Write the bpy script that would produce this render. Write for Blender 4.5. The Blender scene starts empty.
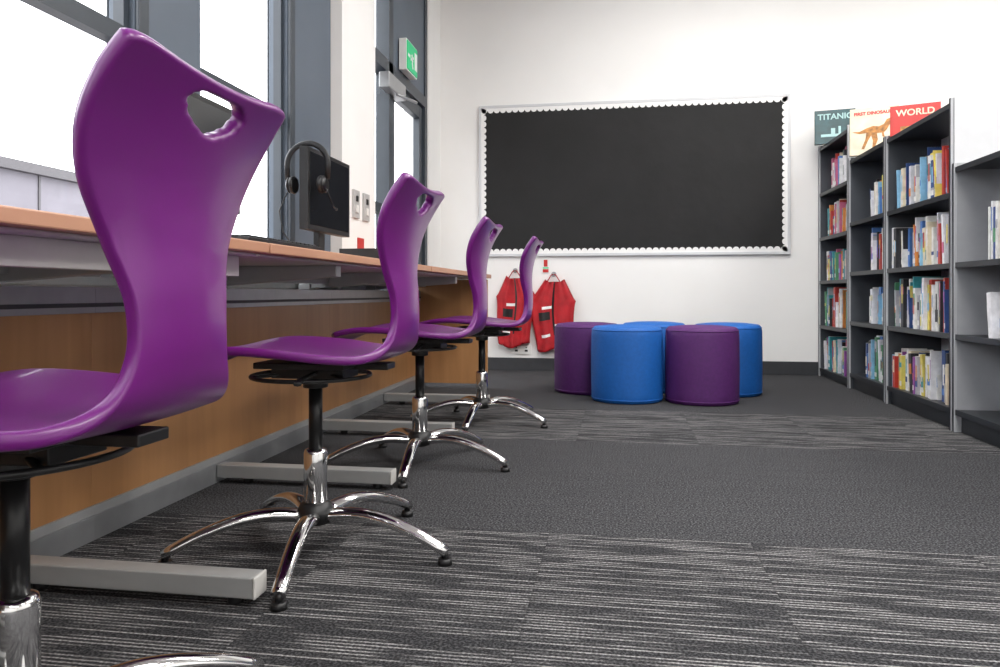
import bpy, math, random
from mathutils import Vector, Matrix
random.seed(11)
S = bpy.context.scene
PI = math.pi

# ------------------------------------------------------------------ materials
def mat(name, col, rough=0.5, metal=0.0, noise=0.0, nscale=20.0, bump=0.0, bscale=200.0, coat=0.0, emis=None, estr=0.0, stretch=(1,1,1), sheen=0.0):
    m = bpy.data.materials.new(name); m.use_nodes = True
    nt = m.node_tree; N = nt.nodes; L = nt.links
    b = N['Principled BSDF']
    b.inputs['Base Color'].default_value = (*col, 1)
    b.inputs['Roughness'].default_value = rough
    b.inputs['Metallic'].default_value = metal
    b.inputs['Coat Weight'].default_value = coat
    b.inputs['Sheen Weight'].default_value = sheen
    tc = N.new('ShaderNodeTexCoord'); mp = N.new('ShaderNodeMapping')
    mp.inputs['Scale'].default_value = stretch
    L.new(tc.outputs['Object'], mp.inputs['Vector'])
    if noise > 0:
        n = N.new('ShaderNodeTexNoise'); n.inputs['Scale'].default_value = nscale; n.inputs['Detail'].default_value = 5
        L.new(mp.outputs[0], n.inputs['Vector'])
        r = N.new('ShaderNodeValToRGB')
        r.color_ramp.elements[0].position = 0.3; r.color_ramp.elements[1].position = 0.7
        r.color_ramp.elements[0].color = (*[c*(1-noise) for c in col], 1)
        r.color_ramp.elements[1].color = (*[min(1, c*(1+noise)) for c in col], 1)
        L.new(n.outputs['Fac'], r.inputs['Fac']); L.new(r.outputs['Color'], b.inputs['Base Color'])
    if bump > 0:
        n2 = N.new('ShaderNodeTexNoise'); n2.inputs['Scale'].default_value = bscale; n2.inputs['Detail'].default_value = 3
        L.new(mp.outputs[0], n2.inputs['Vector'])
        bp = N.new('ShaderNodeBump'); bp.inputs['Strength'].default_value = bump; bp.inputs['Distance'].default_value = 0.01
        L.new(n2.outputs['Fac'], bp.inputs['Height']); L.new(bp.outputs['Normal'], b.inputs['Normal'])
    if emis:
        b.inputs['Emission Color'].default_value = (*emis, 1); b.inputs['Emission Strength'].default_value = estr
    return m

def wood(name, c1, c2, stretch, rough=0.45):
    m = bpy.data.materials.new(name); m.use_nodes = True
    nt = m.node_tree; N = nt.nodes; L = nt.links; b = N['Principled BSDF']
    tc = N.new('ShaderNodeTexCoord'); mp = N.new('ShaderNodeMapping'); mp.inputs['Scale'].default_value = stretch
    n = N.new('ShaderNodeTexNoise'); n.inputs['Scale'].default_value = 3; n.inputs['Detail'].default_value = 8; n.inputs['Distortion'].default_value = 0.6
    r = N.new('ShaderNodeValToRGB')
    r.color_ramp.elements[0].position = .3; r.color_ramp.elements[1].position = .72
    r.color_ramp.elements[0].color = (*c1, 1); r.color_ramp.elements[1].color = (*c2, 1)
    L.new(tc.outputs['Object'], mp.inputs['Vector']); L.new(mp.outputs[0], n.inputs['Vector'])
    L.new(n.outputs['Fac'], r.inputs['Fac']); L.new(r.outputs['Color'], b.inputs['Base Color'])
    b.inputs['Roughness'].default_value = rough
    return m

M = {}
M['wall'] = mat('wall_paint', (.84,.835,.82), .7, noise=.015, nscale=3, bump=.03, bscale=300)
M['ceil'] = mat('ceiling_paint', (.84,.83,.82), .8, noise=.01, bump=.02)
M['skirt'] = mat('skirting_grey', (.035,.037,.042), .5, noise=.1)
M['purple'] = mat('purple_plastic', (.138,.008,.160), .30, noise=.03, nscale=4, bump=.05, bscale=700, coat=.15)
M['black'] = mat('black_plastic', (.012,.012,.013), .4, noise=.1)
M['blackmetal'] = mat('black_metal', (.015,.015,.016), .3, metal=.3, noise=.1)
M['chrome'] = mat('chrome', (.80,.80,.80), .08, metal=1, noise=.02)
M['steel'] = mat('grey_powder_steel', (.40,.41,.41), .35, metal=.25, noise=.03)
M['underside'] = mat('desk_underside', (.50,.49,.47), .5, noise=.03)
M['alu'] = mat('aluminium', (.34,.35,.36), .35, metal=.5, noise=.05)
M['frame'] = mat('window_frame_grey', (.035,.045,.058), .4, noise=.05)
M['column'] = mat('steel_column_paint', (.085,.11,.145), .45, noise=.04, nscale=5)
M['desktop'] = wood('beech_laminate', (.43,.22,.13), (.53,.29,.185), (2,.5,2))
M['panel'] = wood('beech_veneer_panel', (.38,.185,.072), (.47,.24,.10), (6,6,.5), .4)
M['pblue'] = mat('blue_vinyl', (.001,.10,.40), .6, noise=.08, nscale=60, bump=.25, bscale=500)
M['ppurple'] = mat('purple_fabric', (.075,.009,.115), .65, noise=.12, nscale=60, bump=.25, bscale=500)
M['fabric'] = mat('black_display_fabric', (.009,.009,.0095), .8, noise=.25, nscale=3, bump=.5, bscale=6)
M['white'] = mat('white_card', (.85,.85,.84), .6, noise=.02)
M['shelfdark'] = mat('shelf_charcoal_metal', (.022,.025,.030), .4, metal=.2, noise=.08)
M['shelfgrey'] = mat('shelf_silver_metal', (.45,.46,.48), .4, metal=.2, noise=.04)
M['shelfmid'] = mat('shelf_mid_grey_metal', (.075,.083,.097), .4, metal=.2, noise=.04)
M['shelflight'] = mat('shelf_light_grey_metal', (.36,.37,.39), .4, metal=.1, noise=.04)
M['shelfback'] = mat('shelf_back_panel', (.60,.61,.63), .5, noise=.02)
M['screen'] = mat('monitor_screen', (.008,.009,.012), .15, noise=.05)
M['red'] = mat('red_bib_fabric', (.42,.007,.014), .65, noise=.25, nscale=12, bump=.6, bscale=18)
M['redcover'] = mat('red_cover', (.5,.02,.015), .4, noise=.1)
M['green'] = mat('exit_green', (.0,.42,.16), .4, noise=.03, emis=(0,.5,.2), estr=.25)
M['plug'] = mat('white_plastic', (.8,.8,.78), .35, noise=.02)
M['switch'] = mat('grey_plastic', (.45,.45,.45), .35, noise=.02)
M['extwall'] = mat('outside_render', (.15,.14,.16), .8, noise=.1, nscale=2, bump=.1)
M['extroof'] = mat('outside_gutter', (.06,.055,.06), .6, noise=.1)
M['extground'] = mat('outside_paving', (.25,.24,.24), .9, noise=.12, nscale=4)
M['paper'] = mat('book_pages', (.72,.68,.58), .8, noise=.08, nscale=80)
M['lamp'] = mat('lamp_diffuser', (.9,.9,.9), .5, emis=(1,.97,.93), estr=3.0, noise=.01)

# glass: thin pane, mostly clear, reflections rising at grazing angles
g = bpy.data.materials.new('window_glass'); g.use_nodes = True
nt = g.node_tree; nt.nodes.clear()
o = nt.nodes.new('ShaderNodeOutputMaterial'); mx = nt.nodes.new('ShaderNodeMixShader')
tr = nt.nodes.new('ShaderNodeBsdfTransparent'); gl = nt.nodes.new('ShaderNodeBsdfGlossy'); gl.inputs['Roughness'].default_value = .03
lw = nt.nodes.new('ShaderNodeLayerWeight'); lw.inputs['Blend'].default_value=.5
pw = nt.nodes.new('ShaderNodeMath'); pw.operation='POWER'; pw.inputs[1].default_value=4
ml = nt.nodes.new('ShaderNodeMath'); ml.operation='MULTIPLY_ADD'; ml.inputs[1].default_value=.25; ml.inputs[2].default_value=.03
nt.links.new(lw.outputs['Facing'], pw.inputs[0]); nt.links.new(pw.outputs[0], ml.inputs[0])
nt.links.new(ml.outputs[0], mx.inputs[0]); nt.links.new(tr.outputs[0], mx.inputs[1]); nt.links.new(gl.outputs[0], mx.inputs[2]); nt.links.new(mx.outputs[0], o.inputs[0])
M['glass'] = g

# carpet
c = bpy.data.materials.new('carpet_tiles'); c.use_nodes = True
nt = c.node_tree; N = nt.nodes; L = nt.links; b = N['Principled BSDF']; b.inputs['Roughness'].default_value = .95
b.inputs['Specular IOR Level'].default_value = .15
def math_(op, a=None, b_=None, clamp=False):
    n = N.new('ShaderNodeMath'); n.operation = op; n.use_clamp = clamp
    for i, v in enumerate((a, b_)):
        if v is None: continue
        if isinstance(v, (int, float)): n.inputs[i].default_value = v
        else: L.new(v, n.inputs[i])
    return n.outputs[0]
tc = N.new('ShaderNodeTexCoord'); sp = N.new('ShaderNodeSeparateXYZ'); L.new(tc.outputs['Object'], sp.inputs[0])
X, Y = sp.outputs[0], sp.outputs[1]
tx = math_('FLOOR', math_('DIVIDE', math_('ADD', X, 10.18), .5))
ty = math_('FLOOR', math_('DIVIDE', math_('ADD', Y, 9.91-1.82), .5))
cm = N.new('ShaderNodeCombineXYZ'); L.new(tx, cm.inputs[0]); L.new(ty, cm.inputs[1])
wn = N.new('ShaderNodeTexWhiteNoise'); wn.noise_dimensions = '2D'; L.new(cm.outputs[0], wn.inputs['Vector'])
rnd = wn.outputs['Value']
PITCH=.0115
rowi = math_('FLOOR', math_('DIVIDE', Y, PITCH))
cv = N.new('ShaderNodeCombineXYZ')
L.new(math_('ADD', math_('MULTIPLY', X, 3.6), math_('MULTIPLY', rnd, 37)), cv.inputs[0])
L.new(math_('ADD', math_('MULTIPLY', rowi, 3.71), math_('MULTIPLY', rnd, 51)), cv.inputs[1])
ns = N.new('ShaderNodeTexNoise'); ns.inputs['Scale'].default_value = 1.0; ns.inputs['Detail'].default_value = 2
L.new(cv.outputs[0], ns.inputs['Vector'])
thr = math_('MULTIPLY', math_('SUBTRACT', ns.outputs['Fac'], .45), 9, True)
fy = math_('FRACT', math_('DIVIDE', Y, PITCH))
linem = math_('LESS_THAN', math_('ABSOLUTE', math_('SUBTRACT', fy, .5)), .19)
line = math_('MULTIPLY', thr, linem)
near = math_('LESS_THAN', Y, 1.91)
mid = math_('MULTIPLY', math_('GREATER_THAN', Y, 3.11), math_('LESS_THAN', Y, 3.97))
band = math_('ADD', near, mid, True)
fine = N.new('ShaderNodeTexNoise'); fine.inputs['Scale'].default_value = 190; fine.inputs['Detail'].default_value = 3
L.new(tc.outputs['Object'], fine.inputs['Vector'])
speck = math_('MULTIPLY', math_('SUBTRACT', fine.outputs['Fac'], .44), 5, True)
line = math_('MULTIPLY', math_('MULTIPLY', line, math_('ADD', math_('MULTIPLY', band, .93), .07)), math_('ADD', math_('MULTIPLY', speck, .6), .4))
base = N.new('ShaderNodeMix'); base.data_type = 'RGBA'
base.inputs[6].default_value = (.016,.016,.018,1); base.inputs[7].default_value = (.105,.106,.112,1); L.new(speck, base.inputs[0])
base2 = N.new('ShaderNodeMix'); base2.data_type = 'RGBA'
L.new(math_('MULTIPLY', band, .4), base2.inputs[0]); L.new(base.outputs[2], base2.inputs[6]); base2.inputs[7].default_value = (.012,.012,.013,1)
fin = N.new('ShaderNodeMix'); fin.data_type = 'RGBA'
L.new(line, fin.inputs[0]); L.new(base2.outputs[2], fin.inputs[6]); fin.inputs[7].default_value = (.37,.36,.36,1)
fx = math_('FRACT', math_('DIVIDE', math_('ADD', X, 10.18), .5)); fyy = math_('FRACT', math_('DIVIDE', math_('ADD', Y, 9.91-1.82), .5))
seam = math_('MAXIMUM', math_('LESS_THAN', fx, .006), math_('LESS_THAN', fyy, .006))
fs = N.new('ShaderNodeMix'); fs.data_type = 'RGBA'; L.new(math_('MULTIPLY', math_('MULTIPLY', seam, math_('ADD', math_('MULTIPLY', band, .8), .2)), .3), fs.inputs[0]); L.new(fin.outputs[2], fs.inputs[6]); fs.inputs[7].default_value = (.01,.01,.01,1)
L.new(fs.outputs[2], b.inputs['Base Color'])
bp = N.new('ShaderNodeBump'); bp.inputs['Strength'].default_value = .45; bp.inputs['Distance'].default_value = .003
L.new(fine.outputs['Fac'], bp.inputs['Height']); L.new(bp.outputs['Normal'], b.inputs['Normal'])
M['carpet'] = c

# ------------------------------------------------------------------ mesh builder
class MB:
    def __init__(s): s.v=[]; s.f=[]; s.m=[]; s.s=[]; s.mats=[]
    def mi(s, m):
        if isinstance(m, str): m = M[m]
        if m not in s.mats: s.mats.append(m)
        return s.mats.index(m)
    def face(s, idx, m, sm=False): s.f.append(idx); s.m.append(s.mi(m)); s.s.append(sm)
    def box(s, x0,x1,y0,y1,z0,z1, m, T=None):
        i=len(s.v); P=[(x0,y0,z0),(x1,y0,z0),(x1,y1,z0),(x0,y1,z0),(x0,y0,z1),(x1,y0,z1),(x1,y1,z1),(x0,y1,z1)]
        if T is not None: P=[tuple(T@Vector(p)) for p in P]
        s.v+=P
        for q in ((0,3,2,1),(4,5,6,7),(0,1,5,4),(1,2,6,5),(2,3,7,6),(3,0,4,7)): s.face([i+k for k in q], m)
    def sweep(s, pts, ra, rb, m, n=12, up=Vector((0,0,1)), closed=False, caps=True):
        pts=[Vector(p) for p in pts]; K=len(pts); i0=len(s.v)
        for k,p in enumerate(pts):
            if closed: t=pts[(k+1)%K]-pts[k-1]
            else: t=pts[min(k+1,K-1)]-pts[max(k-1,0)]
            t.normalize(); u=up if abs(t.dot(up))<.98 else Vector((1,0,0))
            a=t.cross(u).normalized(); bb=a.cross(t).normalized()
            A=ra[k] if isinstance(ra,(list,tuple)) else ra; Bq=rb[k] if isinstance(rb,(list,tuple)) else rb
            for j in range(n):
                th=2*PI*j/n; s.v.append(tuple(p+a*math.cos(th)*A+bb*math.sin(th)*Bq))
        for k in range(K if closed else K-1):
            k2=(k+1)%K
            for j in range(n):
                j2=(j+1)%n; s.face([i0+k*n+j,i0+k*n+j2,i0+k2*n+j2,i0+k2*n+j], m, True)
        if caps and not closed:
            s.face([i0+j for j in range(n)][::-1], m); s.face([i0+(K-1)*n+j for j in range(n)], m)
    def cyl(s,p0,p1,r0,m,r1=None,n=24):
        r1=r0 if r1 is None else r1; s.sweep([p0,p1],[r0,r1],[r0,r1],m,n)
    def lathe(s, prof, m, cx=0, cy=0, n=48):
        i0=len(s.v)
        for (r,z) in prof:
            for j in range(n):
                th=2*PI*j/n; s.v.append((cx+r*math.cos(th), cy+r*math.sin(th), z))
        for k in range(len(prof)-1):
            for j in range(n):
                j2=(j+1)%n; s.face([i0+k*n+j,i0+k*n+j2,i0+(k+1)*n+j2,i0+(k+1)*n+j], m, True)
        s.face([i0+j for j in range(n)][::-1], m); s.face([i0+(len(prof)-1)*n+j for j in range(n)], m, True)
    def done(s, name, parent=None, bevel=0, loc=(0,0,0), rot=0):
        me=bpy.data.meshes.new(name); me.from_pydata(s.v,[],s.f)
        for m in s.mats: me.materials.append(m)
        me.polygons.foreach_set('material_index', s.m); me.polygons.foreach_set('use_smooth', s.s); me.update()
        ob=bpy.data.objects.new(name, me); S.collection.objects.link(ob); ob.location=loc; ob.rotation_euler=(0,0,rot)
        if parent: ob.parent=parent
        if bevel:
            md=ob.modifiers.new('bevel','BEVEL'); md.width=bevel; md.segments=2; md.limit_method='ANGLE'; md.angle_limit=math.radians(50)
        return ob
def empty(name, loc=(0,0,0), rot=0):
    e=bpy.data.objects.new(name,None); S.collection.objects.link(e); e.location=loc; e.rotation_euler=(0,0,rot); e.empty_display_size=.1; return e

# ------------------------------------------------------------------ room shell
XW=-1.45; YB=5.9; XR=4.6; YR=-3.6; ZC=3.3
q=MB(); q.box(XW-.2,XR+.2,YR-.2,YB+.2,-.1,0,'carpet'); q.done('floor')
q=MB(); q.box(XW-.2,XR+.2,YR-.2,YB+.2,ZC,ZC+.1,'ceil'); q.done('ceiling')
q=MB(); q.box(XW-.2,XR+.2,YB,YB+.2,0,ZC,'wall'); q.done('wall_back')
q=MB(); q.box(XR,XR+.2,YR,YB,0,ZC,'wall'); q.done('wall_right')
q=MB(); q.box(XW-.2,XR+.2,YR-.2,YR,0,ZC,'wall'); q.done('wall_rear')
q=MB()
q.box(XW-.2,XW,YR,3.60,0,.66,'wall')
q.box(XW-.2,XW+.05,3.60,4.12,0,ZC,'wall')
q.box(XW-.2,XW,5.52,YB,0,ZC,'wall')
q.done('wall_left')
q=MB(); q.box(XW+.0,XR,YB-.015,YB,0,.10,'skirt'); q.done('baseboard_back', bevel=.003)
q=MB(); q.box(XR-.015,XR,YR,YB-.015,0,.10,'skirt'); q.done('baseboard_right')

# steel columns between windows
pitch=1.05
cols=[(3.10,3.60),(2.05,2.41)]
y=2.05
while y>-3.2:
    y-=pitch; cols.append((y,y+.36))
for (a,b_) in cols:
    q=MB(); q.box(XW-.10,XW-.01,a,b_,.66,ZC,'column'); q.box(XW-.11,XW-.10,a,b_,.66,ZC,'frame')
    q.box(XW-.01,XW+.005,a,a+.05,.66,ZC,'frame')
    q.done('window_column', bevel=.004)
edges=sorted(cols); wi=1
for k in range(len(edges)-1):
    a=edges[k][1]; b_=edges[k+1][0]
    q=MB()
    for (z0,z1) in ((.66,.71),(1.37,1.425),(2.45,2.50),(ZC-.08,ZC)): q.box(XW-.07,XW-.025,a,b_,z0,z1,'frame')
    for (y0,y1) in ((a,a+.025),(b_-.025,b_)): q.box(XW-.065,XW-.03,y0,y1,.71,ZC-.08,'frame')
    i=len(q.v); xg=XW-.05
    q.v+=[(xg,a+.02,.70),(xg,b_-.02,.70),(xg,b_-.02,ZC-.07),(xg,a+.02,ZC-.07)]; q.face([i,i+1,i+2,i+3],'glass')
    q.done('window_%d'%wi); wi+=1
q=MB(); q.box(XW-.02,XW+.03,YR,3.60,.64,.668,'white'); q.done('trim_1', bevel=.003)

# door with sidelight
door=empty('door_1',(0,0,0))
q=MB()
X0,X1=XW-.10,XW-.01
q.box(X0,X1,4.12,4.16,0,ZC,'frame'); q.box(X0,X1,4.57,4.66,0,ZC,'frame'); q.box(X0,X1,5.46,5.52,0,ZC,'frame')
q.box(X0,X1,4.16,5.46,2.03,2.11,'frame')
q.box(X0-.02,X1-.01,4.66,5.46,2.11,ZC,'column')
for z0,z1 in ((0,.08),(1.12,1.18),(2.6,2.66),(ZC-.07,ZC)): q.box(X0+.02,X1-.01,4.16,4.57,z0,z1,'frame')
i=len(q.v); xg=XW-.05; q.v+=[(xg,4.15,.07),(xg,4.58,.07),(xg,4.58,ZC-.06),(xg,4.15,ZC-.06)]; q.face([i,i+1,i+2,i+3],'glass')
q.done('door_frame_sidelight',door)
q=MB()
q.box(XW-.08,XW-.03,4.67,4.75,.01,2.02,'frame'); q.box(XW-.08,XW-.03,5.37,5.45,.01,2.02,'frame')
for z0,z1 in ((.01,.2),(1.0,1.10),(1.93,2.02)): q.box(XW-.08,XW-.03,4.75,5.37,z0,z1,'frame')
i=len(q.v); xg=XW-.055; q.v+=[(xg,4.74,.19),(xg,5.38,.19),(xg,5.38,1.94),(xg,4.74,1.94)]; q.face([i,i+1,i+2,i+3],'glass')
q.box(XW-.03,XW+.03,4.70,4.73,.95,1.25,'alu')
q.done('door_leaf',door,bevel=.003)
q=MB(); q.box(XW-.03,XW+.04,4.42,4.78,1.90,2.0,'alu')
q.sweep([(XW+.03,4.6,1.90),(XW+.12,4.75,1.88),(XW+.0,4.95,1.97)],.01,.01,'alu',8); q.done('door_closer', door, bevel=.006)
# exit sign
e=empty('exit_sign',(XW-.001,4.92,2.225))
q=MB(); q.box(-.01,.04,-.13,.13,-.105,.105,'plug'); q.box(.04,.046,-.12,.12,-.095,.095,'green')
q.box(.046,.048,.05,.11,-.06,.06,'white')
T=Matrix.Rotation(.4,4,'X')
q.box(.046,.048,-.02,.005,-.02,.03,'white',T); q.box(.046,.048,-.05,.03,-.005,.01,'white',T); q.box(.046,.048,-.03,-.01,-.065,-.02,'white',T)
q.box(.046,.048,-.11,-.06,-.01,.01,'white')
q.done('sign_box',e)
# switch plates on pillar
q=MB()
for (ya,za,zb) in ((3.74,1.02,1.17),(3.90,1.02,1.17)):
    q.box(XW+.0501,XW+.062,ya,ya+.09,za,zb,'switch'); q.box(XW+.062,XW+.068,ya+.03,ya+.06,za+.03,za+.07,'plug'); q.box(XW+.062,XW+.066,ya+.03,ya+.06,za+.09,za+.12,'black')
q.box(XW+.0501,XW+.054,3.82,3.92,.86,.92,'redcover')
q.done('wall_switch',bevel=.001)

# outside
q=MB(); q.box(-30,XW-.2,-20,40,-.15,-.05,'extground'); q.done('outside_ground')
q=MB(); q.box(-9,-7,-20,9,-.05,2.05,'extwall'); q.box(-9.1,-6.9,-20,9.1,2.05,2.17,'extroof')
for k in range(28):
    yy=-18+k; q.box(-7.0,-6.985,yy,yy+.03,0,2.05,'extroof')
q.done('outside_building')

# ------------------------------------------------------------------ desks
for di,(a,b_) in enumerate(((-1.55,.05),(.06,1.66),(1.67,3.2),(3.21,4.76))):
    e=empty('computer_desk',(0,a,0)); Lg=b_-a
    q=MB()
    q.box(XW+.035,-.828,0,Lg,.715,.74,'desktop')
    q.done('desktop',e,bevel=.003)
    q=MB(); q.box(XW+.035,-.86,0.002,Lg-.002,.708,.7148,'underside'); 
    if di in (0,1): q.box(-.93,-.90,.02,Lg-.01,.66,.708,'underside')
    q.box(-1.30,-1.26,.02,Lg-.02,.66,.708,'steel')
    q.done('apron',e,bevel=.002)
    q=MB()
    for fy_ in (-1.2,-.38,.5,1.38,2.26,3.11,3.99):
        if not (a<fy_<b_): continue
        yy=fy_-a
        q.box(-1.298,-.712,yy-.025,yy+.025,.018,.060,'steel')
        q.box(-.712,-.706,yy-.026,yy+.026,.017,.061,'underside')
        for fx_ in (-.76,-1.2): q.cyl((fx_,yy,0),(fx_,yy,.02),.016,'black',n=16)
        q.box(-1.40,-1.345,yy-.03,yy+.03,0,.66,'steel')
        i=len(q.v); P=[]
        for (x,z0) in ((-1.40,.635),(-.89,.672)):
            for (yq,zq) in ((yy-.02,z0),(yy+.02,z0),(yy+.02,.708),(yy-.02,.708)): P.append((x,yq,zq))
        q.v+=P
        for f in ((0,1,2,3),(4,7,6,5),(0,4,5,1),(1,5,6,2),(2,6,7,3),(3,7,4,0)): q.face([i+k for k in f],'steel')
    q.done('cantilever_frame',e,bevel=.003)
    q=MB()
    q.box(-1.34,-1.31,0,Lg+.01,.085,.57,'panel')
    q.box(-1.345,-1.298,0,Lg+.01,.57,.635,'alu'); q.box(-1.298,-1.294,0,Lg+.01,.585,.595,'skirt')
    q.box(-1.345,-1.30,0,Lg+.01,0.0,.062,'alu'); q.box(-1.34,-1.305,0,Lg+.01,.062,.085,'steel')
    if di==3:
        q.box(-1.31,-.85,Lg-.03,Lg-.004,.03,.707,'panel')
    q.done('modesty_panel',e,bevel=.001)

# ------------------------------------------------------------------ chairs
prof=[(-.285,.446,.165,.0),(-.262,.468,.190,.004),(-.16,.484,.208,.010),(-.02,.478,.210,.012),(.09,.470,.195,.008),(.168,.471,.160,.004),
      (.214,.494,.120,.006),(.232,.545,.092,.010),(.235,.61,.092,.014),(.231,.675,.116,.022),(.234,.735,.150,.026),(.245,.785,.168,.024),(.262,.832,.172,.016),(.286,.878,.166,.008)]
def cr(p,t):
    n=len(p)-1; k=min(int(t*n),n-1); u=t*n-k
    g=lambda i:p[max(0,min(n,i))]
    r=[]
    for c_ in range(4):
        a,b_,c2,d=g(k-1)[c_],g(k)[c_],g(k+1)[c_],g(k+2)[c_]
        r.append(.5*((2*b_)+(-a+c2)*u+(2*a-5*b_+4*c2-d)*u*u+(-a+3*b_-3*c2+d)*u**3))
    return r
NR,NC=120,40
dense=[cr(prof,i/2000) for i in range(2001)]
al=[0]
for i in range(2000): al.append(al[-1]+math.hypot(dense[i+1][0]-dense[i][0],dense[i+1][1]-dense[i][1]))
tot=al[-1]
def at(sv):
    sv=max(0,min(tot,sv)); lo,hi=0,2000
    while hi-lo>1:
        m_=(lo+hi)//2
        if al[m_]<=sv: lo=m_
        else: hi=m_
    u=(sv-al[lo])/max(1e-9,al[hi]-al[lo])
    d=[dense[lo][c_]*(1-u)+dense[hi][c_]*u for c_ in range(4)]
    tx_=dense[hi][0]-dense[lo][0]; tz_=dense[hi][1]-dense[lo][1]; l=math.hypot(tx_,tz_)
    return d,tx_/l,tz_/l
def shell_pt(sv,y):
    d,tx_,tz_=at(sv); w=d[2]; r=y/w
    cdisp=d[3]*r*r
    return (d[0]-tz_*cdisp, y, d[1]+tx_*cdisp)
hc=tot-.048; hh=.019; hw=.055
def outl(th):
    n_=2.3
    c_,s_=math.cos(th),math.sin(th)
    w=hw*(1+.5*s_) ; h=hh if s_>0 else hh*1.5
    return 1/((abs(c_)/w)**n_+(abs(s_)/h)**n_)**(1/n_)
vs=[];par=[]
for i in range(NR+1):
    for j in range(NC+1):
        r=-1+2*j/NC
        s0=i/NR*tot
        e1=max(0,1-s0/.10); e2=max(0,1-(tot-s0)/.06)
        s1=s0+e1*.045*abs(r)**4-e2*(.012*abs(r)**12+.014*(1-abs(r)**2))
        d,_,_=at(s1)
        y_=r*d[2]
        par.append([s1,y_])
fc=[]
for i in range(NR):
    for j in range(NC):
        idx=[i*(NC+1)+j,(i+1)*(NC+1)+j,(i+1)*(NC+1)+j+1,i*(NC+1)+j+1]
        cs=sum(par[k][0] for k in idx)/4-hc; cy=sum(par[k][1] for k in idx)/4
        if math.hypot(cs,cy)<outl(math.atan2(cs,cy)): continue
        fc.append(idx)
from collections import Counter
ec=Counter()
for f in fc:
    for k in range(4): ec[tuple(sorted((f[k],f[(k+1)%4])))]+=1
bv=set()
for ed,n_ in ec.items():
    if n_==1: bv.update(ed)
for k in bv:
    i,j=divmod(k,NC+1)
    if i in(0,NR) or j in (0,NC): continue
    cs=par[k][0]-hc; cy=par[k][1]; th=math.atan2(cs,cy); R=outl(th)
    par[k]=[hc+R*math.sin(th),R*math.cos(th)]
vs=[shell_pt(*p) for p in par]
used=sorted({k for f in fc for k in f}); rm={k:n_ for n_,k in enumerate(used)}
shell_me=bpy.data.meshes.new('seat_shell'); shell_me.from_pydata([vs[k] for k in used],[],[[rm[k] for k in f] for f in fc])
shell_me.materials.append(M['purple'])
for p in shell_me.polygons: p.use_smooth=True

def make_chair(loc, rot, baseph):
    e=empty('swivel_chair',loc,rot)
    ob=bpy.data.objects.new('seat_shell',shell_me); S.collection.objects.link(ob); ob.parent=e
    md=ob.modifiers.new('sol','SOLIDIFY'); md.thickness=.020; md.offset=0
    md=ob.modifiers.new('sub','SUBSURF'); md.levels=1; md.render_levels=1
    q=MB()
    q.box(-.11,.11,-.10,.10,.445,.459,'black'); q.box(-.09,.09,-.05,.05,.418,.445,'black')
    q.box(.05,.19,-.03,.03,.440,.455,'black')
    q.cyl((0,0,.393),(0,0,.42),.03,'black')
    ring=[(-.01+.14*math.cos(2*PI*k/40),.14*math.sin(2*PI*k/40),.422) for k in range(40)]
    q.sweep(ring,.005,.005,'black',8,closed=True)
    for th in (0.6,PI-.6,-.6,PI+.6): q.sweep([(0,0,.433),(-.01+.14*math.cos(th),.14*math.sin(th),.422)],.006,.004,'black',8)
    q.sweep([(.02,-.05,.433),(.03,-.16,.428),(.04,-.19,.423)],[.006,.006,.010],[.005,.005,.005],'black',8)
    q.done('tilt_mechanism',e,bevel=.002)
    q=MB(); q.cyl((0,0,.22),(0,0,.41),.0165,'blackmetal'); q.done('gas_stem',e)
    q=MB(); q.lathe([(.024,.085),(.028,.09),(.028,.235),(.0255,.243),(.019,.246)],'chrome')
    q.lathe([(.03,.066),(.043,.073),(.045,.098),(.035,.115),(.028,.12)],'black')
    q.done('column_sleeve',e)
    q=MB()
    RB=.332
    for k in range(5):
        th=math.radians(baseph)+k*2*PI/5 - rot
        c_,s_=math.cos(th),math.sin(th)
        P=[]
        for i in range(15):
            u=i/14; r=.03+(RB-.025)*u
            z=.086+.026*math.sin(min(1,u*1.7)*PI*.5)*(1-u)-.058*u**2.4
            P.append((r*c_,r*s_,z))
        ra=[.022-.006*i/14 for i in range(15)]; rb=[.016-.004*i/14 for i in range(15)]
        q.sweep(P,ra,rb,'chrome',14)
        q.cyl((RB*c_,RB*s_,0.0),(RB*c_,RB*s_,.015),.017,'black',.015,n=18)
        q.cyl((RB*c_,RB*s_,.015),(RB*c_,RB*s_,.03),.008,'black',n=12)
    q.done('five_star_base',e)
for loc,rot,ph in (((-.741,.81,0),0,-13),((-.724,1.69,0),0,-7),((-.718,2.61,0),0,-12),((-.655,3.50,0),0,-20)):
    make_chair(loc,rot,ph)

# ------------------------------------------------------------------ poufs
def pouf(x,y_,m,name):
    q=MB(); R=.204; H=.428
    pr=[(R*.93,0),(R*.985,.006),(R,.02)]
    for k in range(1,8): pr.append((R+.002*math.sin(k/8*PI),.02+(H-.06)*k/8))
    pr+=[(R,H-.045),(R*.992,H-.028),(R*.965,H-.012),(R*.93,H-.004),(R*.90,H-.001),(R*.6,H+.006),(R*.25,H+.009),(R*.05,H+.0095)]
    q.lathe(pr,m,n=64)
    rg=[(R*.985*math.cos(2*PI*k/64),R*.985*math.sin(2*PI*k/64),H-.02) for k in range(64)]
    q.sweep(rg,.003,.003,m,8,closed=True)
    rg=[(R*1.0*math.cos(2*PI*k/64),R*1.0*math.sin(2*PI*k/64),.02) for k in range(64)]
    q.sweep(rg,.003,.003,m,8,closed=True)
    th=random.random()*6; q.sweep([(R*math.cos(th),R*math.sin(th),.02),(R*math.cos(th),R*math.sin(th),H-.03)],.003,.003,m,6)
    q.done(name,loc=(x,y_,0))
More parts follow.
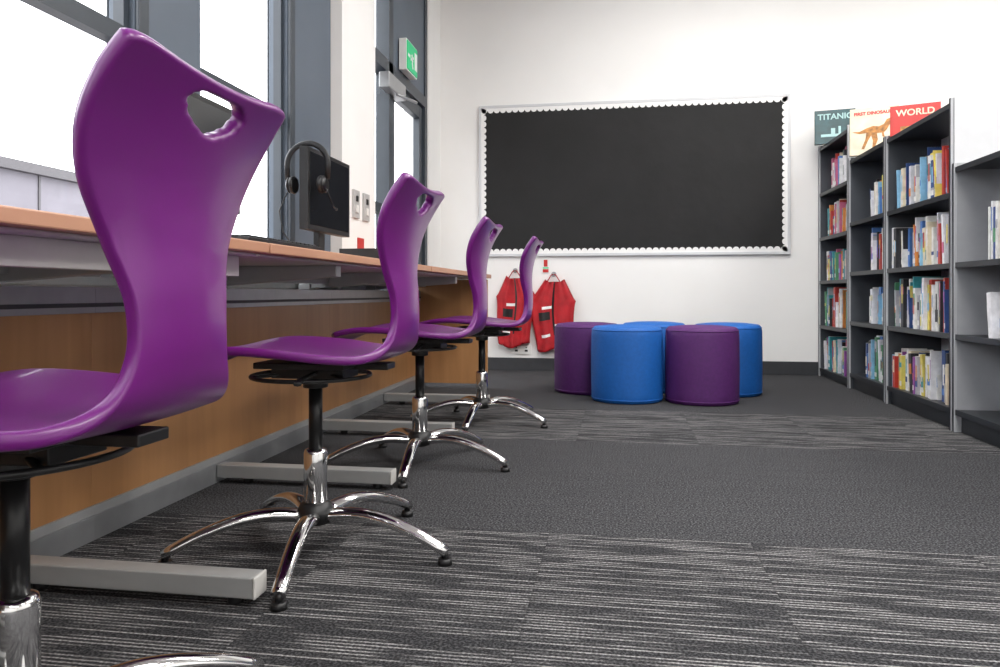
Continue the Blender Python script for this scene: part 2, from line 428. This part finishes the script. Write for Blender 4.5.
for x,y_,m in ((.04,4.36,'pblue'),(.463,4.36,'ppurple'),(-.205,4.70,'ppurple'),(.655,4.74,'pblue'),(.215,4.85,'pblue')):
    pouf(x,y_,m,'round_pouf')

# ------------------------------------------------------------------ notice board
e=empty('notice_board',(0,YB,0))
bx0,bx1,bz0,bz1=-1.104,1.254,.935,2.108
q=MB(); q.box(bx0,bx1,-.018,-.001,bz0,bz1,'fabric')
q.done('fabric_panel',e)
q=MB()
t_=.022
for (a,b_,c_,d) in ((bx0-t_,bx1+t_,bz0-t_,bz0),(bx0-t_,bx1+t_,bz1,bz1+t_),(bx0-t_,bx0,bz0,bz1),(bx1,bx1+t_,bz0,bz1)): q.box(a,b_,-.024,-.001,c_,d,'shelfback')
q.done('frame_border',e,bevel=.002)
q=MB()
def scallops(x0,z0,x1,z1,nx,nz):
    Ls=math.hypot(x1-x0,z1-z0); n=int(round(Ls/.05)); dx=(x1-x0)/Ls; dz=(z1-z0)/Ls; p=Ls/n; wd=.022
    q.box(min(x0,x1,x0+nx*wd,x1+nx*wd),max(x0,x1,x0+nx*wd,x1+nx*wd),-.021,-.0185,min(z0,z1,z0+nz*wd,z1+nz*wd),max(z0,z1,z0+nz*wd,z1+nz*wd),'white')
    for k in range(n):
        cx=x0+dx*p*(k+.5)+nx*(wd-.001); cz=z0+dz*p*(k+.5)+nz*(wd-.001); i=len(q.v)
        pts=[]
        for j in range(9):
            th=PI*j/8; pts.append((cx+dx*p*.46*math.cos(th)+nx*.019*math.sin(th),-.021,cz+dz*p*.46*math.cos(th)+nz*.019*math.sin(th)))
        q.v+=pts; q.face([i+j for j in range(9)],'white')
scallops(bx0,bz1,bx1,bz1,0,-1); scallops(bx0,bz0,bx1,bz0,0,1); scallops(bx0,bz0,bx0,bz1,1,0); scallops(bx1,bz0,bx1,bz1,-1,0)
q.done('scalloped_trim',e)

# ------------------------------------------------------------------ red bibs on hooks
def bib(name,x,z1,z0,w):
    q=MB(); n=22; mrows=26; i0=len(q.v)
    for side in (0,1):
        for r in range(mrows+1):
            v=r/mrows
            z=z1+(z0-z1)*v
            hw_=w/2*(.42+.58*min(1,v*3.2)) if v<.31 else w/2*(1-.32*(v-.31)*1.0)
            if .28<v<.34: hw_*=1.03
            for k in range(n+1):
                u=-1+2*k/n
                fold=.012*math.sin(u*7+v*3+x*9)*(.3+v)+.008*math.sin(u*15+x*20)
                bul=.045*(1-u*u)**.5
                yv=(-.03-bul-fold) if side==0 else (-.012)
                zz=z-(.035*(1-u*u) if v==0 else 0)-.02*v*math.sin(u*3+x*5)
                q.v.append((u*hw_+.01*math.sin(v*6+x*8),yv,zz))
    W=n+1; SZ=(mrows+1)*W
    for r in range(mrows):
        for k in range(n):
            a=i0+r*W+k
            v=r/mrows; u=-1+2*(k+.5)/n
            m='red'
            if (.36<v<.40 and -.5<u<.1) or (.62<v<.66 and u>.1 and u<.6) or (.74<v<.78 and -.6<u<-.2): m='white'
            if .46<v<.56 and -.6<u<-.1: m='black'
            if abs(u-.05)<.05 and v<.8: m='black'
            q.face([a,a+1,a+W+1,a+W],m,True)
            q.face([a+SZ,a+SZ+W,a+SZ+W+1,a+SZ+1],'red',True)
    for r in range(mrows):
        for k in (0,n):
            a=i0+r*W+k; q.face([a,a+W,a+W+SZ,a+SZ],'red',True)
    for r in (0,mrows):
        for k in range(n):
            a=i0+r*W+k; q.face([a,a+1,a+1+SZ,a+SZ],'red',True)
    q.sweep([(-.05,-.03,z1-.02),(-.02,-.03,z1+.03),(0,-.025,z1+.045),(.02,-.03,z1+.03),(.05,-.03,z1-.02)],.006,.004,'red',8)
    q.cyl((0,0,z1+.04),(0,-.05,z1+.045),.006,'alu',n=10); q.cyl((0,0,z1+.04),(0,-.008,z1+.04),.02,'alu',n=16)
    q.done(name,loc=(x,YB,0))
bib('hanging_red_bib',-.83,.76,.20,.32)
bib('hanging_red_bib',-.52,.73,.17,.36)
q=MB(); q.box(-.615,-.555,YB-.006,YB-.0005,.78,.90,'plug'); q.box(-.608,-.562,YB-.008,YB-.006,.785,.81,'redcover'); q.box(-.60,-.57,YB-.008,YB-.006,.83,.885,'redcover'); q.box(-.608,-.562,YB-.008,YB-.006,.815,.825,'green'); q.done('fire_notice_sign')
q=MB(); q.box(-.86,-.70,YB-.012,YB-.0005,.13,.20,'plug'); 
for sx in (-.82,-.74): q.box(sx-.012,sx+.012,YB-.015,YB-.012,.15,.165,'black'); q.box(sx-.006,sx+.006,YB-.016,YB-.012,.18,.188,'black')
q.done('wall_socket',bevel=.002)

# ------------------------------------------------------------------ bookcases
bcols=[(.70,.70,.67),(.62,.64,.68),(.08,.20,.50),(.03,.07,.22),(.42,.04,.03),(.68,.60,.44),(.03,.03,.035),(.22,.45,.65),(.08,.26,.13),(.60,.22,.05),(.28,.08,.32),(.40,.40,.43),(.65,.55,.12),(.74,.74,.76),(.50,.12,.22),(.04,.28,.31)]
BM=[mat('book_cover_%d'%i,c_,.45,noise=.15,nscale=30) for i,c_ in enumerate(bcols)]
XF=1.47; DP=.30
def bookcase(y0,y1,levels,top,h,fills,books_w,side='shelfmid',XF=XF):
    e=empty('bookcase',(0,0,0))
    q=MB()
    for (ya,yb) in ((y0,y0+.022),(y1-.022,y1)):
        q.box(XF+.012,XF+DP,ya,yb,0,h,side)
        q.box(XF,XF+.012,ya,ya+.005,0,h,'shelfgrey'); q.box(XF,XF+.012,ya+.005,yb,0,h,'shelfdark')
    q.box(XF+.013,XF+DP+.004,y0-.004,y0,0.0,h,'shelfback')
    q.box(XF+DP-.015,XF+DP,y0+.022,y1-.022,.06,h-.01,'shelfback')
    for z in levels+[top]:
        q.box(XF+.006,XF+DP-.015,y0+.022,y1-.022,z-.012,z,'shelfdark')
        q.box(XF+.004,XF+.012,y0+.022,y1-.022,z-.024,z+.001,'shelfdark')
    q.box(XF+.03,XF+.04,y0+.022,y1-.022,0,levels[0]-.012,'shelfdark')
    q.done('shelf_unit',e,bevel=.0015)
    q=MB()
    for li,z in enumerate(levels):
        nxt=(levels+[top])[li+1]; gap=nxt-z-.05
        for (fa,fb) in fills[li]:
            yy=y1-.03-(y1-y0-.06)*fa; yend=y1-.03-(y1-y0-.06)*fb
            hbase=random.uniform(.19,.23)
            while yy>yend:
                th=random.choice([random.uniform(.005,.012),random.uniform(.010,.024),random.uniform(.018,.038)]); hh_=min(gap,random.gauss(hbase,.025)); dd=random.uniform(.12,.19)
                if random.random()<.06: yy-=random.uniform(.01,.06)
                if yy-th<y0+.03: break
                cm_=random.choices(BM,weights=books_w)[0]
                lean=random.choice([0,0,0,0,0,.06,.1])
                xo=XF+random.uniform(.02,.06)
                T=Matrix.Translation((0,yy-th,z))@Matrix.Rotation(-lean,4,'X')
                q.box(xo,xo+dd,0,th,0.0008,hh_,cm_,T)
                q.box(xo+.003,xo+dd+.001,.002,th-.002,.003,hh_+.0005,'paper',T)
                c2=random.choice(BM)
                if random.random()<.8:
                    a=random.uniform(.1,.7)*hh_; q.box(xo-.0008,xo,.0,th,a,a+random.uniform(.015,.07),c2,T)
                if random.random()<.5:
                    a=random.uniform(.3,.5)*hh_; q.box(xo-.0012,xo,th*.3,th*.7,a,a+hh_*.4,random.choice(BM),T)
                if random.random()<.5: q.box(xo-.001,xo,.001,th-.001,.02,.045,BM[0],T)
                yy-=th+.001+math.sin(lean)*hh_*.12
    q.done('books',e)
W1=[6,3,3,3.5,2.5,2.5,3.5,2.5,1.5,1.2,1,2.5,1.0,4,1,1]
W2=[6,4,2,2.5,1,2,3,2,.5,.5,.3,3,.3,5,.3,.5]
bookcase(5.14,5.87,[.06,.38,.71,1.03,1.36],1.70,1.72,[[(.05,.85)],[(.1,.9)],[(.1,.95)],[(.2,.9)],[(.2,.9)]],[2,2,2,1,3,2,2,2,3,2,1,2,1,2,2,2])
bookcase(4.46,5.135,[.10,.435,.755,1.075],1.48,1.50,[[(.35,.97)],[(.4,.97)],[(.45,.97)],[(.5,.97)]],W1)
bookcase(3.61,4.455,[.10,.435,.755,1.075],1.48,1.50,[[(.02,.98)],[(.0,.98)],[(.0,.96)],[(.12,.3),(.36,.97)]],W1)
bookcase(2.70,3.60,[.10,.435,.755],1.18,1.20,[[],[(.30,.9)],[(.28,.9)]],W2,'shelflight')
bookcase(1.80,2.69,[.10,.435,.755],1.18,1.20,[[(.1,.6)],[(.0,.6)],[(.2,.75)]],W1,'shelflight')

# face-out display books
def display_book(name,x,y_,z,w,h,rz,cov,deco,texts,lean=.12):
    q=MB(); T=Matrix.Rotation(-lean,4,'X')
    q.box(-w/2,w/2,0,.004,0,h,cov,T); q.box(-w/2,w/2,.024,.028,0,h,cov,T); q.box(-w/2-.002,-w/2+.004,0,.028,0,h,cov,T)
    q.box(-w/2+.004,w/2-.004,.004,.024,.004,h-.004,'paper',T)
    deco(q,T,w,h)
    ob=q.done(name,loc=(x,y_,z),rot=rz)
    for (txt,zf,size,m) in texts:
        cu=bpy.data.curves.new('title','FONT'); cu.body=txt; cu.size=size; cu.align_x='CENTER'; cu.extrude=.0003; cu.offset=.0012
        cu.materials.append(M[m] if isinstance(m,str) else m)
        t=bpy.data.objects.new('cover_title',cu); S.collection.objects.link(t); t.parent=ob
        t.matrix_local=T@Matrix.Translation((0,-.0012,h*zf))@Matrix.Rotation(PI/2,4,'X')
teal=mat('teal_cover',(.01,.06,.07),.35,noise=.4,nscale=12); cream=mat('cream_cover',(.66,.58,.44),.4,noise=.2,nscale=10); gold=mat('gold_print',(.38,.16,.03),.5,noise=.5,nscale=40); ltteal=mat('pale_teal_print',(.35,.55,.55),.5,noise=.1)
def d1(q,T,w,h):
    q.box(-w*.35,w*.3,-.001,0,h*.2,h*.28,ltteal,T); q.box(-w*.1,0,-.001,0,h*.28,h*.45,ltteal,T); q.box(w*.08,w*.14,-.001,0,h*.28,h*.5,ltteal,T)
def d2(q,T,w,h):
    def poly(pts,m,o=-.0012):
        i=len(q.v); q.v+=[tuple(T@Vector((a*w,o,b_*h))) for a,b_ in pts]; q.face(list(range(i,i+len(pts))),m)
    poly([(-.46,.50),(-.30,.50),(-.16,.56),(-.02,.60),(.10,.58),(.20,.62),(.26,.72),(.42,.76),(.46,.70),(.36,.66),(.44,.62),(.32,.60),(.26,.50),(.20,.44),(.22,.34),(.17,.36),(.16,.44),(.06,.44),(.08,.30),(.02,.14),(.10,.10),(-.04,.10),(-.02,.28),(-.06,.40),(-.12,.30),(-.20,.12),(-.26,.12),(-.18,.32),(-.16,.46),(-.30,.45)],gold)
def d3(q,T,w,h): q.box(-w*.3,w*.3,-.001,0,h*.15,h*.3,gold,T)
display_book('display_hardback_book',1.535,5.66,1.702,.27,.25,-.2,teal,d1,[('TITANIC',.72,.06,ltteal)])
display_book('display_hardback_book',1.555,4.90,1.482,.27,.30,-.35,cream,d2,[('FIRST DINOSAURS',.85,.028,'redcover')])
display_book('display_hardback_book',1.585,4.33,1.482,.24,.17,-.35,'redcover',d3,[('WORLD',.65,.05,cream)])

# ------------------------------------------------------------------ monitors and desk items
def monitor(y_,x=-1.15):
    e=empty('computer_monitor',(x,y_,.74))
    q=MB(); q.box(-.035,.0,-.215,.215,.12,.43,'black'); q.box(0,.002,-.20,.20,.138,.415,'screen'); q.box(-.07,-.035,-.12,.12,.18,.38,'black')
    q.done('screen_panel',e,bevel=.006)
    q=MB(); q.box(-.06,-.035,-.03,.03,.01,.25,'black'); q.lathe([(.12,0),(.125,.006),(.115,.014),(.03,.02)],'black',cx=-.04); q.done('monitor_stand',e,bevel=.003)
monitor(2.83); monitor(1.90)
# headset hung over the near top corner of the monitor: band straddles the panel, one cup each side
e=empty('headphones',(-1.168,2.65,1.105))
q=MB()
arc=[(.082*math.cos(t),0,.082*math.sin(t)) for t in [PI*k/24 for k in range(25)]]
arc=[(.080,0,-.055)]+arc+[(-.080,0,-.055)]
q.sweep(arc,.011,.004,'black',10,up=Vector((0,1,0)))
pad=[(.045*math.cos(PI*(k+4)/28),0,.0755+.0*k) for k in range(2)]
for sx in (-1,1):
    q.sweep([(sx*.048,0,-.075),(sx*.054,0,-.075),(sx*.066,0,-.075)],[.030,.034,.032],[.030,.034,.032],'black',24)
    q.sweep([(sx*.066,0,-.075),(sx*.072,0,-.075),(sx*.080,0,-.075)],[.033,.031,.018],[.033,.031,.018],'blackmetal',24)
# microphone boom and cable
q.sweep([(.078,-.01,-.09),(.082,.02,-.125),(.078,.06,-.150),(.07,.10,-.155)],.0028,.0028,'black',6)
q.sweep([(.07,.10,-.155),(.068,.118,-.156)],.006,.006,'black',10)
q.sweep([(-.078,-.01,-.105),(-.085,-.06,-.18),(-.06,-.08,-.26),(-.02,-.05,-.33),(.02,-.03,-.361)],.003,.003,'black',6)
q.done('headset',e)
e=empty('keyboard',(-.96,1.9,.74)); q=MB(); q.box(-.07,.07,-.22,.22,.002,.018,'black')
for r in range(5):
    for k in range(15): q.box(-.06+r*.025,-.04+r*.025,-.21+k*.028,-.186+k*.028,.018,.024,'blackmetal')
q.done('key_tray',e,bevel=.002)
e=empty('desktop_computer',(-.96,2.84,.74)); q=MB(); q.box(-.07,.09,-.22,.22,.004,.045,'black'); 
for k in range(12): q.box(.09,.0915,-.19+k*.03,-.175+k*.03,.012,.036,'blackmetal')
q.done('case',e,bevel=.004)

# ------------------------------------------------------------------ ceiling lights
def clight(x,y_,power):
    e=empty('ceiling_light',(x,y_,ZC))
    q=MB(); q.box(-.62,.62,-.32,.32,-.05,-.001,'plug'); q.box(-.58,.58,-.28,.28,-.055,-.05,'lamp'); q.done('luminaire',e,bevel=.004)
    l=bpy.data.lights.new('panel_light','AREA'); l.shape='RECTANGLE'; l.size=1.16; l.size_y=.56; l.energy=power; l.color=(1,.975,.945)
    lo=bpy.data.objects.new('panel_light',l); S.collection.objects.link(lo); lo.parent=e; lo.location=(0,0,-.06)
for x in (.8,3.0):
    for y_ in (-2.2,.4,2.4,4.2): clight(x,y_,34)

# ------------------------------------------------------------------ world
w=bpy.data.worlds.new('overcast_sky'); S.world=w; w.use_nodes=True
bg=w.node_tree.nodes['Background']; bg.inputs[0].default_value=(.95,.97,1,1); bg.inputs[1].default_value=5.0

# ------------------------------------------------------------------ camera
cd=bpy.data.cameras.new('camera'); co=bpy.data.objects.new('camera',cd); S.collection.objects.link(co)
co.location=(0,0,.62); co.rotation_euler=(PI/2,0,math.radians(9.2)); cd.sensor_width=36; cd.lens=26.64; cd.shift_y=-.0405; cd.clip_start=.05
S.camera=co
S.view_settings.view_transform='Standard'
S.view_settings.exposure=0.36
